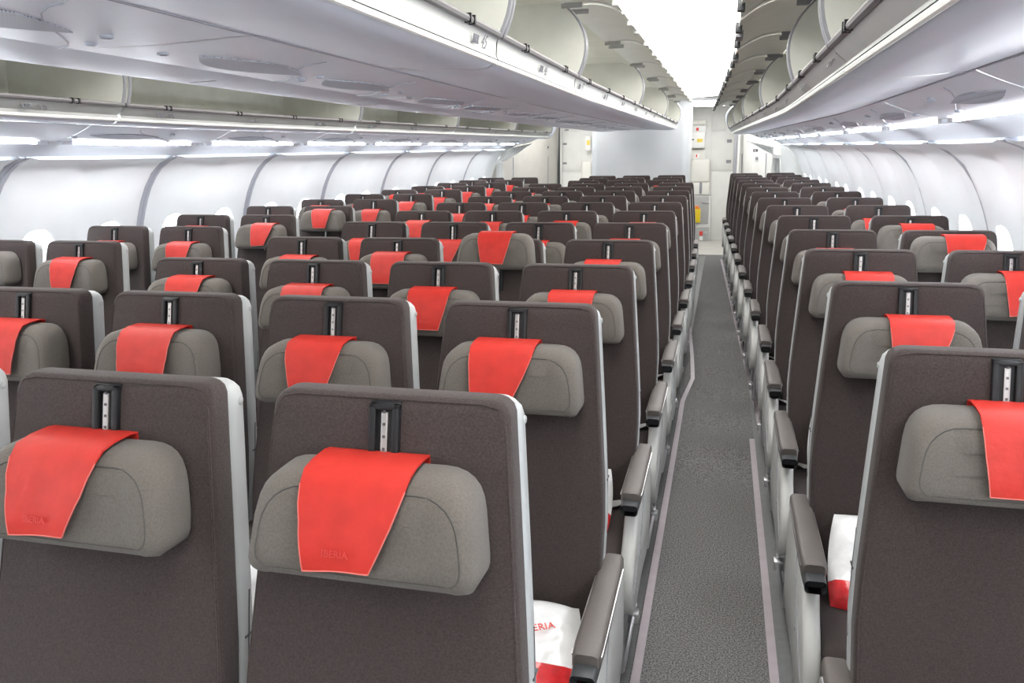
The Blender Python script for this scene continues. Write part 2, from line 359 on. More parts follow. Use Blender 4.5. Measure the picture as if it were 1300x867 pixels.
# ------------------------------------------------------------------ overhead bins
def arc(p, q, bul, n=8):
    p, q = Vector(p), Vector(q); d = q-p; nr = Vector((-d.y, d.x))
    return [tuple(p+d*t+nr*bul*4*t*(1-t)) for t in [i/n for i in range(n+1)]]
def bins(W, kind, spans, wordside, flip):
    # right-hand geometry, x grows away from the aisle
    if kind == 'side':
        T, B, H, SM = (.245, 1.861), (.29, 1.797), (.325, 2.16), (.56, 1.785)
        DO = (.035, 2.10); back = (.86, 1.83)
        bottom = [B, (.31, 1.783), (.36, 1.775), (.46, 1.778), SM]
    else:
        T, B, H, SM = (.40, 1.942), (.42, 1.868), (.45, 2.225), (.76, 1.868)
        DO = (.205, 2.195); back = (.93, 1.93)
        bottom = [B, (.44, 1.855), (.50, 1.850), (.62, 1.855), SM]
    out = []
    for i, (a, c, nd) in enumerate(spans):
        root = thing('overhead_bin', '%s overhead bin with its doors open, %s' % (ORD[i] if i else 'nearest', wordside), 'overhead bin', W(B[0], (a+c)/2, B[1]), 'open overhead bins '+wordside)
        st = frange(a+.006, c-.006, .45)
        MB().sweep(bottom, st).warp(W).build('bin_base', 'bin_white', root)
        MB().sweep([(T[0]+.004, T[1]), (T[0]+.012, T[1]-.02), (B[0]-.006, B[1]+.02), (B[0]-.012, B[1]+.008)], st).warp(W).build('bin_lip', 'bin_lip', root)
        MB().tube([(B[0]-.004, y, B[1]+.001) for y in st], .008, 8).warp(W).build('edge_bead', 'bright_edge', root)
        MB().sweep([(T[0]+.004, T[1]), (T[0]+.06, T[1]-.02), (back[0]-.06, T[1]-.02), (back[0], T[1]+.03), (back[0]-.02, H[1]-.03), (back[0]-.12, H[1]+.02), (H[0]+.02, H[1]+.015), H], st).warp(W).build('bin_interior', 'bin_inside', root)
        rl = MB().tube([(T[0], y, T[1]) for y in st], .010, 8).warp(W).build('edge_rail', 'rail_grey', root)
        for yy in frange(a+.3, c-.3, .65):
            for q_ in (-.017, .017): MB().box(T[0]-.012, T[0]+.006, yy+q_-.005, yy+q_+.005, T[1]-.011, T[1]+.012).warp(W).build('striker', 'black_plastic', rl)
        # end walls with bulging front edge
        fr = arc(T, H, .20 if kind == 'side' else .20, 12)   # bulges to the aisle (negative x)
        if fr[6][0] > T[0]: fr = arc(T, H, -.20, 12)
        poly = fr+[(H[0]+.1, H[1]+.02), (back[0]-.12, H[1]+.02), (back[0]-.02, H[1]-.03), (back[0], T[1]+.03), (back[0]-.06, T[1]-.02), (T[0]+.06, T[1]-.02)]
        for ye, t_ in ((a+.008, .018), (c-.026, .018)):
            MB().prism(poly, lambda x, z, d: (x, d, z), ye, ye+t_).warp(W).build('divider', 'bin_inside', root, ang=25)
            MB().tube([(x-.002, ye+t_/2, z) for x, z in fr], .0085, 6).warp(W).build('gasket', 'mid_grey', root)
        # doors swung up
        for k in range(nd):
            d0 = a+(c-a)*k/nd+.012; d1 = a+(c-a)*(k+1)/nd-.012
            prof = arc(H, DO, .13, 10)
            if prof[5][1] < (H[1]+DO[1])/2: prof = arc(H, DO, -.13, 10)
            up = [(x, z+.018) for x, z in prof]
            ring = prof+up[::-1]
            dr = MB().loft([[(x, y, z) for x, z in ring] for y in (d0, d1)]).warp(W).build('bin_door', 'door_white', root, ang=30)
            dr['_o'] = root['_o']
            for ye in (d0+.004, d1-.004):
                MB().tube([(x, ye, z-.004) for x, z in prof], .006, 6).warp(W).build('door_edge', 'bright_edge', dr)
            for ye in (d0+.07, d1-.07):
                MB().box(H[0]-.085, H[0]+.005, ye-.008, ye+.008, H[1]-.016, H[1]+.004, .003).warp(W).build('hinge', 'mid_grey' if flip else 'bin_lip', dr)
            MB().box(DO[0]-.012, DO[0]+.02, (d0+d1)/2-.07, (d0+d1)/2+.07, DO[1]-.012, DO[1]+.022, .004).warp(W).build('latch', 'mid_grey' if flip else 'galley', dr)
            for ye in (d0+.25, d1-.25):
                MB().box(DO[0]-.015, DO[0]+.012, ye-.02, ye+.02, DO[1]-.02, DO[1]+.02, .004).warp(W).build('striker_plate', 'dark_plastic' if flip else 'galley', dr)
        out.append(root)
    return T, B, SM
SP_SIDE = [(-1.8, .25, 2), (.25, 2.25, 2), (2.25, 3.35, 1), (3.35, 5.4, 2), (5.4, 7.5, 2), (7.5, 9.6, 2), (9.6, 11.6, 2)]
SP_SIDE_L = [(-1.0, 1.2, 2), (1.2, 3.26, 2), (3.26, 5.7, 2), (5.7, 7.8, 2), (7.8, 9.9, 2), (9.9, 11.8, 2)]
SP_C = [(-2.85, -.25, 2), (-.25, 2.37, 2), (2.37, 3.65, 1), (3.65, 6.26, 2), (6.26, 8.9, 2), (8.9, 11.5, 2)]
def WCR(x, y, z): return (-.24-x, y, z+rise(y))
def WCC(x, y, z): return (2*XC+.24+x, y, z+rise(y))
bins(WR, 'side', SP_SIDE, 'along the right wall', True)
bins(WL, 'side', SP_SIDE_L, 'along the left wall', False)
bins(WCR, 'centre', SP_C, 'on the right-aisle face of the centre row', False)
bins(WCC, 'centre', SP_C, 'on the left-aisle face of the centre row', False)
# rounded end caps of the bins
def endcap(W, kind, y, word):
    if kind == 'side': prof = [(.245, 1.861), (.20, 1.95), (.20, 2.06), (.26, 2.14), (.325, 2.16), (.86, 2.16), (.86, 1.80), (.56, 1.785), (.36, 1.775), (.29, 1.797)]
    else: prof = [(.40, 1.942), (.355, 2.03), (.35, 2.12), (.40, 2.20), (.45, 2.225), (.965, 2.225), (.965, 1.868), (.76, 1.868), (.50, 1.85), (.42, 1.868)]
    prof = rpoly(prof, .03, 2)
    mb = MB().prism(prof, lambda a, b_, d: (a, d, b_), y, y+.22, .035).warp(W)
    tag(mb.build('bin_end_cap', 'bin_white', ang=50), 'pale rounded end cap closing the overhead bins '+word, 'end cap')
endcap(WR, 'side', 11.6, 'on the right wall'); endcap(WL, 'side', 11.8, 'on the left wall')
endcap(WCR, 'centre', 11.52, 'on the right face of the centre row'); endcap(WCC, 'centre', 11.52, 'on the left face of the centre row')
# row numbers on the bin lips
bin_roots = [o for o in COL.objects if o.name.startswith('overhead_bin')]
def row_label(txt, pos, xd, yd, wordside):
    best = min((o for o in bin_roots if wordside in o['label']), key=lambda o: abs(o.location.y-pos[1]))
    place_text('row_number', txt, .052, 'ink', pos, xd, yd, best, shear=.15)
    p = Vector(pos)-Vector(xd)*.075
    x = Vector(xd); y = Vector(yd).normalized(); n = x.cross(y).normalized()
    mb = MB()
    for k in range(3):
        for (u_, v_, w_, h_) in ((0, 0, .012, .022), (.012, -.008, .006, .006)):
            c = p+x*(k*.017-.02+u_*.6)+y*v_
            q = [c-x*w_/2-y*h_/2, c+x*w_/2-y*h_/2, c+x*w_/2+y*h_/2, c-x*w_/2+y*h_/2]
            mb.add(q+[k2+n*.0012 for k2 in q], [(3, 2, 1, 0), (4, 5, 6, 7), (0, 1, 5, 4), (1, 2, 6, 5), (2, 3, 7, 6), (3, 0, 4, 7)])
    mb.build('seat_pictogram', 'ink', best, smooth=False)
for k in range(9):
    y = 1.42+.8*k
    row_label(str(44+k), WCR(.406, y, 1.905), (0, 1, 0), (.25, 0, 1), 'right-aisle face')
    y = 2.80+.8*k
    row_label(str(45+k), WL(.262, y, 1.832), (0, 1, 0), (-.4, 0, 1), 'along the left wall')
    y = 2.35+.8*k
    row_label(str(45+k), WR(.262, y, 1.832), (0, -1, 0), (.4, 0, 1), 'along the right wall')
# ------------------------------------------------------------------ passenger service panels
def lens(yc, xc, ly, lx, n=10):
    top = [(xc+lx*math.sin(math.pi*i/n), yc-ly+2*ly*i/n) for i in range(n+1)]
    bot = [(xc-lx*.6*math.sin(math.pi*i/n), yc+ly-2*ly*i/n) for i in range(1, n)]
    return top+bot
def psu(W, x0, z0, x1, z1, spans, word, kind):
    def zz(x): return z0+(z1-z0)*(x-x0)/(x1-x0)
    for i, (a, c) in enumerate(spans):
        root = thing('service_panel', '%s passenger service panel with speaker and reading lights, %s' % (ORD[i], word), 'service panel', W((x0+x1)/2, (a+c)/2, zz((x0+x1)/2)), 'service panels '+word)
        n = 6; rings = []
        for y in frange(a+.003, c-.003, .3):
            rings.append([(x0+(x1-x0)*j/n, y, zz(x0+(x1-x0)*j/n)-.010*math.sin(math.pi*j/n)) for j in range(n+1)])
        MB().loft(rings, caps=False, closed=False).warp(W).build('panel', 'psu', root)
        xm = (x0+x1)/2; wdt = x1-x0
        for dy in ((.28, .70) if c-a > 1.5 else (.30,)):
            yc = a+dy*(c-a)
            L = lens(yc, xm-wdt*.05, .26, wdt*.20)
            MB().prism(L, lambda p, q, d: (p, q, d+zz(p)-.010*math.sin(math.pi*(p-x0)/wdt)), -.003, .004).warp(W).build('speaker_grille', 'grille', root, smooth=False)
            for (yy, xx) in ((yc+.33, xm-.05), (yc+.40, xm+.05), (yc-.33, xm+.02)):
                lt = MB().loft([[(xx+r_*math.cos(t), yy+r_*math.sin(t), zz(xx)-.010+dz) for t in [2*math.pi*k/12 for k in range(12)]] for r_, dz in ((.014, .006), (.013, -.005), (.009, -.006), (.007, -.002))]).warp(W).build('reading_light', 'lamp_grey', root)
            # curved moulding line
            MB().tube([(x0+wdt*(.12+.76*t), yc+.45+.22*math.sin(t*math.pi-1.57)-.2, zz(x0+wdt*(.12+.76*t))-.010*math.sin(math.pi*(.12+.76*t))-.001) for t in [k/10 for k in range(11)]], .0022, 4).warp(W).build('moulding_line', 'lamp_grey', root)
        MB().box(x0-.004, x0+.004, a+.003, c-.003, zz(x0)-.003, zz(x0)+.01).warp(W).build('edge_seam', 'seam_grey', root, smooth=False)
spc = [(a, a+1.6) for a in [.05+1.6*k for k in range(-1, 7)]]
psu(WCR, .76, 1.868, 1.36, 1.868, spc, 'under the centre bins', 'c')
struct(MB().sweep([(1.18-.24+.42-.0, 1.868), (1.36, 1.866)], frange(Y0, 11.5, 1)).build('trim_tmp', 'psu')) if False else None
sps = [(SEAMS[i], SEAMS[i+1]) for i in range(3, len(SEAMS)-1)]
psu(WR, .56, 1.785, .785, 1.712, sps, 'above the right-hand seats', 's')
psu(WL, .56, 1.785, .785, 1.712, sps, 'above the left-hand seats', 's')
# remaining underside of the centre bins on the left: the mirrored bin bases reach x = 0.76 there
struct(MB().sweep([(1.36, 1.868), (1.42, 1.866)], frange(Y0, 11.5, .8)).warp(WCR).build('trim_3', 'bin_white'), 'pale trim strip under the centre bins', 'trim')
# ------------------------------------------------------------------ seats
TAN = math.tan(math.radians(12)); ZT = 1.252
def lean(x, y, z): return (x, y-(ZT-z)*TAN, z)
def hw_back(z):
    pts = [(.42, .205), (.60, .222), (.78, .226), (1.0, .208), (1.25, .186)]
    for (a, p), (b_, q) in zip(pts, pts[1:]):
        if z <= b_: return p+(q-p)*max(0, (z-a))/(b_-a)
    return pts[-1][1]
def back_rings(top, dw, yf, yb, rt, rc, zb, front_dish=0, n=4):
    zs = [zb, zb+.01]+frange(zb+.06, top-rt-.02, .09)+[top-rt+rt*math.sin(a) for a in (0, .5, .9, 1.25, 1.5)]
    rings = []
    for z in zs:
        e = 0
        if z > top-rt: e = rt-math.sqrt(max(0, rt*rt-(z-(top-rt))**2))
        w = hw_back(z)+dw-e; ed = min(e*.55, (yb-yf)*.4)
        rings.append([(x, y, z) for x, y in rr(-w, w, yf+ed, yb-ed, min(rc, (yb-yf)/2-ed-.001), n)])
    return rings
G = {}
# backrest cushion
G['backrest'] = MB().loft(back_rings(ZT, 0, -.014, .042, .024, .012, .40)).warp(lean).mesh('backrest', 'brown_fabric', ang=60)
pp = [(hw_back(z)-.006, -.0125, z) for z in frange(.60, ZT-.04, .08)]+[(hw_back(ZT)-.016, -.0110, ZT-.010), (hw_back(ZT)-.040, -.0100, ZT-.005)]
pp = pp+[(-x, y, z) for x, y, z in pp[::-1]]
G['piping'] = MB().tube(pp, .0022, 5).warp(lean).mesh('piping', 'brown_fabric')
G['back_shell'] = MB().loft(back_rings(ZT-.012, .0015, .036, .086, .030, .018, .34)).warp(lean).mesh('back_shell', 'grey_shell', ang=50)
G['shell_seam'] = MB().tube([(hw_back(.83)+.001, y, .83) for y in (.05, .078)], .0022, 4).tube([(hw_back(.9)+.001, .066, .9), (hw_back(.83)+.001, .060, .83), (hw_back(.7)+.001, .058, .7)], .002, 4).warp(lean).mesh('shell_seam', 'dark_gap')
G['button'] = MB().loft([[(hw_back(1.2)-.002+d, .066+r_*math.cos(t), 1.205+r_*math.sin(t)) for t in [k*math.pi/5 for k in range(10)]] for d, r_ in ((0, .0065), (.0045, .0065), (.006, .004))]).warp(lean).mesh('recline_button', 'grey_shell')
G['tray_table'] = MB().box(-.19, .19, .098, .116, .66, .92, .008).warp(lean).mesh('tray_table', 'grey_shell')
# headrest bracket: black channel with a bright rail
br = MB(); br.box(-.024, -.0125, -.024, -.008, 1.03, ZT-.010, .003).box(.0125, .024, -.024, -.008, 1.03, ZT-.010, .003).box(-.024, .024, -.016, -.006, 1.03, ZT-.008, .002).box(-.024, .024, -.024, -.006, ZT-.018, ZT-.010, .003)
G['bracket'] = br.warp(lean).mesh('headrest_bracket', 'black_plastic')
rl = MB().box(-.0052, .0052, -.0205, -.015, 1.03, ZT-.022, .001)
G['rail'] = rl.warp(lean).mesh('headrest_rail', 'dull_metal')
rb = MB()
for k in range(4): rb.box(-.002, .002, -.0215, -.020, 1.175+k*.018, 1.179+k*.018)
G['rail_notch'] = rb.warp(lean).mesh('rail_notch', 'dark_gap')
# headrest cushion: rounded trapezoid, top at z = HT
HT = 1.166; HB = 1.012
def head_outline(i=0):
    return rpoly([(-.176+i, HB+i), (.176-i, HB+i), (.158-i, HT-i), (-.158+i, HT-i)], [.036, .036, .055, .055], 6)
lay = [(.0, .012), (-.018, 0), (-.060, .001), (-.078, .007), (-.087, .018), (-.091, .038), (-.092, .058)]
YH = -.014
HR = MB().loft([[(x, YH+y, z) for x, z in head_outline(i)] for y, i in lay])
def headshape(x, y, z):
    dip = .006*math.exp(-((abs(x)-.092)/.010)**2) if y < YH-.05 else 0     # vertical creases of the folding wings
    wing = -.020*max(0, (abs(x)-.10)/.08)**1.5 if y < YH-.03 else 0
    sag = -.006*(1-(x/.18)**2) if z < HB+.02 else 0
    return (x, y+dip+wing, z-sag if z < HB+.02 else z)
G['headrest'] = HR.warp(headshape).warp(lean).mesh('headrest', 'grey_fabric', ang=70)
sm = [(x, YH-.0872, z) for x, z in head_outline(.0195)]; sm.append(sm[0])
G['head_seam'] = MB().tube(sm, .0013, 4).warp(headshape).warp(lean).mesh('seam', 'seam_brown')
def cover(tl, tr_, bl, brr, drop, name, curl=.0):
    path = [(YH+.002, HT-.06), (YH+.002, HT-.02), (YH-.003, HT+.004), (YH-.02, HT+.007), (YH-.055, HT+.006), (YH-.078, HT+.001), (YH-.090, HT-.012), (YH-.098, HT-.035), (YH-.0995, HT-.06)]
    n = 6
    for k in range(1, n+1): path.append((YH-.1005-.003*math.sin(k/n*3), HT-.06-(drop-.06)*k/n))
    L = len(path); nu = 8; rings = []
    for k, (y, z) in enumerate(path):
        t = min(1, max(0, (HT-z)/drop)) if k > 5 else 0
        e = t**1.25
        xl = tl+(bl-tl)*e; xr = tr_+(brr-tr_)*e
        rings.append([(xl+(xr-xl)*j/nu, y-curl*t*(math.cos(j/nu*6.28)*.5+.5)*.010, z+(.012*curl*(j/nu-.5)*t)) for j in range(nu+1)])
    top = rings; bot = [[(x, y-.0028 if k > 4 else y, z+(.0028 if 2 <= k <= 5 else 0)) for x, y, z in r_] for k, r_ in enumerate(rings)]
    mb = MB()
    mb.loft([a+b_[::-1] for a, b_ in zip(top, bot)])
    me = mb.warp(lean).mesh('headrest_cover', 'red_leather', ang=70)
    ed = MB(); o_ = [(r_[0][0], r_[0][1]-.0028, r_[0][2]) for r_ in rings[6:]]+[(p[0], p[1]-.0028, p[2]) for p in rings[-1]]+[(r_[-1][0], r_[-1][1]-.0028, r_[-1][2]) for r_ in rings[6:][::-1]]
    ed.tube(o_, .0011, 4); em = ed.warp(lean).mesh('cover_edge', 'red_edge')
    c = rings[-3]; return me, em, ((bl+brr)/2, path[-1][1]+.0, HT-drop+.026)
COVERS = [cover(-.088, .072, -.072, .026, .122, 'a', .4), cover(-.075, .075, -.052, .044, .122, 'b'), cover(-.072, .082, -.058, .030, .126, 'c', .5), cover(-.085, .065, -.058, .022, .126, 'd'), cover(-.08, .08, -.066, .066, .122, 'e')]
# seat cushion
cr_ = []
for y, z0_, z1_, dw in ((-.100, .37, .440, -.012), (-.115, .36, .458, 0), (-.25, .35, .462, 0), (-.45, .345, .474, 0), (-.54, .345, .474, 0), (-.575, .35, .462, 0), (-.595, .365, .44, -.01), (-.60, .38, .42, -.03)):
    cr_.append([(x, y, z) for x, z in rr(-.218-dw, .218+dw, z0_, z1_, .024, 3)])
G['cushion'] = MB().loft(cr_).mesh('seat_cushion', 'brown_fabric', ang=60)
G['pan'] = MB().box(-.215, .215, -.56, -.06, .31, .352, .01).mesh('seat_pan', 'dark_plastic')
# armrest (centre x = 0): pad, trim, end cap, support
def pad_rings(w, z0_, z1_, y0_, y1_):
    R = []
    for y, k in ((y0_, .8), (y0_+.01, .95), (y0_+.05, 1), (y1_-.06, .92), (y1_-.01, .86), (y1_, .75)):
        R.append([(x, y, z) for x, z in rr(-w*k, w*k, z0_, z1_-(1-k)*.02, .010, 3)])
    return R
G['arm_pad'] = MB().loft(pad_rings(.030, .600, .645, -.475, -.045)).mesh('armrest', 'arm_pad', ang=50)
G['arm_end'] = MB().loft(pad_rings(.027, .588, .622, -.482, -.455)).mesh('end_cap', 'dark_plastic', ang=50)
G['arm_trim'] = MB().tube([(.0295, y, .630) for y in (-.46, -.30, -.10)], .0022, 5).tube([(-.0295, y, .630) for y in (-.46, -.30, -.10)], .0022, 5).mesh('trim', 'steel')
sp_ = rpoly([(-.03, .60), (-.16, .60), (-.20, .54), (-.18, .30), (-.02, .30)], .03, 3)
G['arm_post'] = MB().prism(sp_, lambda a, b_, d: (d, a, b_), -.014, .014, .005).mesh('armrest_support', 'dark_plastic')
sh = rpoly([(-.02, .602), (-.30, .606), (-.42, .59), (-.475, .52), (-.53, .47), (-.575, .40), (-.57, .31), (-.50, .265), (-.30, .29), (-.10, .27), (-.0, .33), (.01, .50)], .04, 3)
G['aisle_panel'] = MB().prism(sh, lambda a, b_, d: (d, a, b_), -.020, .022, .012).mesh('aisle_panel', 'aisle_panel', ang=60)
G['panel_seam'] = MB().tube([(.023, -.30, .60), (.0235, -.33, .50), (.0235, -.44, .42), (.0225, -.545, .36)], .002, 4).mesh('panel_seam', 'mid_grey')
G['panel_screw'] = MB().loft([[(.022+d, -.36+r_*math.cos(t), .40+r_*math.sin(t)) for t in [k*math.pi/4 for k in range(8)]] for d, r_ in ((-.002, .008), (.0015, .008))]).mesh('panel_screw', 'mid_grey')
# legs and luggage bar
G['leg'] = MB().tube([(0, -.50, .31), (0, -.47, .15), (0, -.44, .015)], .014, 8).tube([(0, -.12, .31), (0, -.10, .015)], .014, 8).tube([(0, -.11, .08), (0, -.44, .08)], .010, 6).box(-.02, .02, -.48, -.06, .004, .022).mesh('leg', 'steel')
G['lug_bar'] = MB().tube([(0, -.16, .30), (0, -.17, .11), (0, -.22, .09), (0, -.52, .09), (0, -.56, .11), (0, -.55, .30)], .008, 6).box(-.018, .018, -.235, -.19, .07, .105, .004).mesh('luggage_bar', 'steel')
# belt: two straps lying on the cushion
def strap(pts, w=.024):
    mb = MB(); rings = []
    P = [Vector(p) for p in pts]
    for i, p in enumerate(P):
        d = (P[min(i+1, len(P)-1)]-P[max(i-1, 0)]).normalized(); s_ = d.cross(Vector((0, 0, 1)))
        if s_.length < .1: s_ = Vector((0, 1, 0))
        s_.normalize(); n = s_.cross(d).normalized()
        rings.append([p-s_*w-n*.0012, p+s_*w-n*.0012, p+s_*w+n*.0012, p-s_*w+n*.0012])
    return mb.loft(rings)
G['belt'] = MB()
for sgn in (1, -1):
    q = strap([(sgn*.222, -.135, .49), (sgn*.205, -.155, .492), (sgn*.16, -.19, .478), (sgn*.10, -.235 if sgn > 0 else -.17, .476), (sgn*.045, -.29 if sgn > 0 else -.19, .478)]); G['belt'].add(q.v, q.f)
G['belt'] = G['belt'].mesh('seat_belt', 'belt')
G['buckle'] = MB().box(.01, .075, -.325, -.275, .474, .488, .004).mesh('buckle', 'chrome')
NUM = ['first', 'second', 'third', 'fourth', 'fifth', 'sixth', 'seventh', 'eighth', 'ninth', 'tenth', 'eleventh', 'twelfth', 'thirteenth', 'fourteenth']
def link(name, me, parent, loc=(0, 0, 0), scale=None):
    o = bpy.data.objects.new(name, me); COL.objects.link(o); o.parent = parent; o.location = loc
    if scale: o.scale = scale
    return o
SEATS = {}
def seat(x, y, label, left_arm, right_arm, hz=0, cov=0, cdx=0, dz=0, near=False, group=None, tilt=0):
    """left_arm/right_arm: None, 'in' (plain armrest) or 'aisle' (with side panel and luggage bar)"""
    far = y > 7.5
    root = thing('airline_seat', label, 'seat', (x, y, rise(y)), group)
    U = (0, 0, dz)
    b_ = link('backrest', G['backrest'], root, U)
    if not far: link('piping', G['piping'], b_)
    sh_ = link('back_shell', G['back_shell'], root, U)
    if not far:
        link('shell_seam', G['shell_seam'], sh_); link('shell_seam', G['shell_seam'], sh_, scale=(-1, 1, 1))
        link('recline_button', G['button'], sh_); link('recline_button', G['button'], sh_, scale=(-1, 1, 1))
        link('tray_table', G['tray_table'], sh_)
    bk = link('headrest_bracket', G['bracket'], root, U); link('headrest_rail', G['rail'], bk)
    if y < 5: link('rail_notch', G['rail_notch'], bk)
    HV = (0, hz*TAN, hz+dz)
    h = link('headrest', G['headrest'], root, HV)
    if tilt: h.rotation_euler = (0, 0, 0)
    if not far: link('seam', G['head_seam'], h)
    if cov is not None:
        me, em, tp = COVERS[cov]
        c = link('headrest_cover', me, root, (cdx, HV[1], HV[2]))
        if not far: link('cover_edge', em, c)
        if near:
            tx = bpy.data.objects.new('embossed_lettering', text_mesh('IBERIA', .014, 'red_emboss', .0003)); COL.objects.link(tx); tx.parent = c
            p = lean(tp[0], YH-.1075-(.004 if cov in (0, 2) else 0), tp[2]); tx.location = p; tx.rotation_euler = (math.radians(90-12), 0, 0)
    link('seat_cushion', G['cushion'], root); link('seat_pan', G['pan'], root)
    if not far:
        bl = link('seat_belt', G['belt'], root); link('buckle', G['buckle'], bl)
    for sgn, kind in ((-1, left_arm), (1, right_arm)):
        if not kind: continue
        ax = sgn*.2426
        a = link('armrest', G['arm_pad'], root, (ax, 0, 0)); link('end_cap', G['arm_end'], a); link('trim', G['arm_trim'], a)
        if kind == 'aisle':
            p_ = link('aisle_panel', G['aisle_panel'], root, (ax, 0, 0), (sgn, 1, 1)); link('panel_seam', G['panel_seam'], p_); link('panel_screw', G['panel_screw'], p_)
            link('luggage_bar', G['lug_bar'], root, (ax-sgn*.01, 0, 0)); link('leg', G['leg'], root, (ax-sgn*.10, 0, 0))
        else:
            link('armrest_support', G['arm_post'], root, (ax, 0, 0))
    if not ('aisle' in (left_arm, right_arm)): link('leg', G['leg'], root, (.05, 0, 0))
    return root
def inframe(x, y):
    ps = [pix(x+dx, y, z+rise(y)) for dx in (-.2, .2) for z in (1.25, .9)]
    ps = [p for p in ps if p]
    return ps and max(p[0] for p in ps) > 3 and min(p[0] for p in ps) < 1297 and min(p[1] for p in ps) < 860
ZADJ = {0: .008, 1: .001, 2: -.010, 3: -.007, 4: -.001, 5: 0, 6: 0}
Ssp = .4852
RAISE_C = {(3, 1): .115, (6, 3): .0, (4, 3): -.01, (0, 0): 0, (0, 1): .0, (1, 0): .0, (1, 1): -.012, (2, 1): -.0}
COV_C = {(0, 0): (0, 0), (0, 1): (0, -.012), (1, 0): (2, -.02), (1, 1): (3, .0), (1, 2): (4, -.01), (2, 1): (1, -.005), (2, 0): (1, .0), (3, 1): (1, 0)}
rnd = random.Random(3)
COLW = ['beside the right-hand aisle', 'second from the right-hand aisle', 'third from the right-hand aisle', 'beside the left-hand aisle']
COLW3 = ['beside the right-hand aisle', 'in the middle', 'beside the left-hand aisle']
for rw in range(14):
    y = 1.069+.8*rw
    three = rw >= 11; n = 3 if three else 4
    x0 = -.70 if three else -.4687-.012*max(0, rw-7)
    for c in range(n):
        x = x0-(.478 if three else Ssp)*c
        seen = inframe(x, y)
        cov, cdx = COV_C.get((rw, c), (rnd.choice([1, 1, 2, 4, 3]), rnd.uniform(-.025, .012)))
        hz = RAISE_C.get((rw, c), rnd.choice([0, .0, .012, -.012, .02]) if rw > 1 else 0)
        state = 'with its headrest pushed up high, ' if hz > .06 else ''
        lab = 'brown centre-block seat, %s%s row, %s' % (state, 'nearest' if rw == 0 else 'last' if rw == 13 else NUM[rw], (COLW3 if three else COLW)[c])
        if not seen: lab = 'brown centre-block seat cut off beyond the left edge, %s' % COLW[c]
        SEATS['C', rw, c] = seat(x, y, lab, 'aisle' if c == n-1 else 'in', 'aisle' if c == 0 else None, hz, cov, cdx, ZADJ.get(rw, 0), near=rw < 3, group='centre block seats')
for rw in range(14):
    y = 1.544+.8*rw
    for c in range(2):
        x = .4898-tap(y)+Ssp*c
        seen = inframe(x, y)
        cov, cdx = {(0, 0): (4, .02), (1, 0): (2, .015), (2, 0): (4, .02), (2, 1): (2, .03), (3, 1): (0, .05), (4, 1): (0, .03)}.get((rw, c), (rnd.choice([1, 2, 4]), rnd.uniform(-.02, .02)))
        hz = {(3, 1): .065, (4, 1): .04, (0, 0): 0, (1, 0): 0, (2, 0): .005, (2, 1): .015}.get((rw, c), rnd.choice([0, 0, .01, -.01]))
        if rw > 10: cov = None
        lab = 'brown right-block seat%s, %s row from the camera, %s' % (' with bare grey headrest' if cov is None else '', 'nearest' if rw == 0 else 'last' if rw == 13 else NUM[rw], 'beside the aisle' if c == 0 else 'by the windows')
        if not seen: lab = 'brown right-block window seat beyond the right edge, %s row' % ('nearest' if rw == 0 else 'second')
        SEATS['R', rw, c] = seat(x, y, lab, 'aisle' if c == 0 else 'in', None if c == 0 else 'in', hz, cov, cdx, 0, near=rw < 2, group='right-hand pair seats')
first = None; LR = 0
for rw in range(-1, 11):
    y = 3.12+.8*rw
    got = False
    for c in range(2):
        x = -2.869+tap(y)*.9-Ssp*c
        seen = inframe(x, y); got = got or seen
        cov, cdx = {(0, 1): (None, 0), (0, 0): (1, .0), (1, 0): (1, 0), (2, 0): (2, .02), (3, 0): (1, 0), (10, 0): (None, 0)}.get((rw, c), (rnd.choice([1, 2, 4]), rnd.uniform(-.02, .02)))
        hz = {(0, 0): .01, (2, 0): .03, (3, 0): .06, (0, 1): .04}.get((rw, c), rnd.choice([0, .01, .03]))
        lab = 'brown left-block seat%s, %s row from the camera, %s' % (' with bare grey headrest' if cov is None else '', 'nearest' if LR == 0 else 'last' if rw == 10 else NUM[LR], 'beside the aisle' if c == 0 else 'by the windows')
        if not seen: lab = 'brown left-block seat cut off beyond the left edge, %s' % ('beside the aisle' if c == 0 else 'by the windows')
        SEATS['L', rw, c] = seat(x, y, lab, 'in', 'aisle' if c == 0 else None, hz, cov, cdx, 0, group='left-hand pair seats')
    if got: LR += 1
# ------------------------------------------------------------------ wrapped pillows on the seats
def pillow_mesh(L, Wd, H, part):
    n1, n2 = 22, 16; mb = MB(); top = []; rg = random.Random(5)
    def pt(u, v, s_):
        e = (1-abs(u)**3.2)*(1-abs(v)**3.2)
        w = .006*math.sin(u*9+v*4)*e+.004*math.sin(v*13-u*5)*e
        return (u*L/2*(1-.06*v*v), v*Wd/2*(1-.06*u*u), s_*(H/2*max(0, e)**.45+w)+.002*s_)
    U = [-1+2*i/n1 for i in range(n1+1)]; V = [-1+2*j/n2 for j in range(n2+1)]
    j0, j1 = (0, 4) if part == 'red' else (4, n2)
    rows = []
    for s_ in (1, -1):
        rows = [[pt(u, V[j], s_) for u in U] for j in range(j0, j1+1)]
        mb.loft(rows, caps=False, closed=False)
    return mb
PW = pillow_mesh(.36, .27, .10, 'white').mesh('pillow_body', 'pillow_white', ang=180)
PR = pillow_mesh(.36, .27, .10, 'red').mesh('pillow_red_end', 'pillow_red', ang=180)
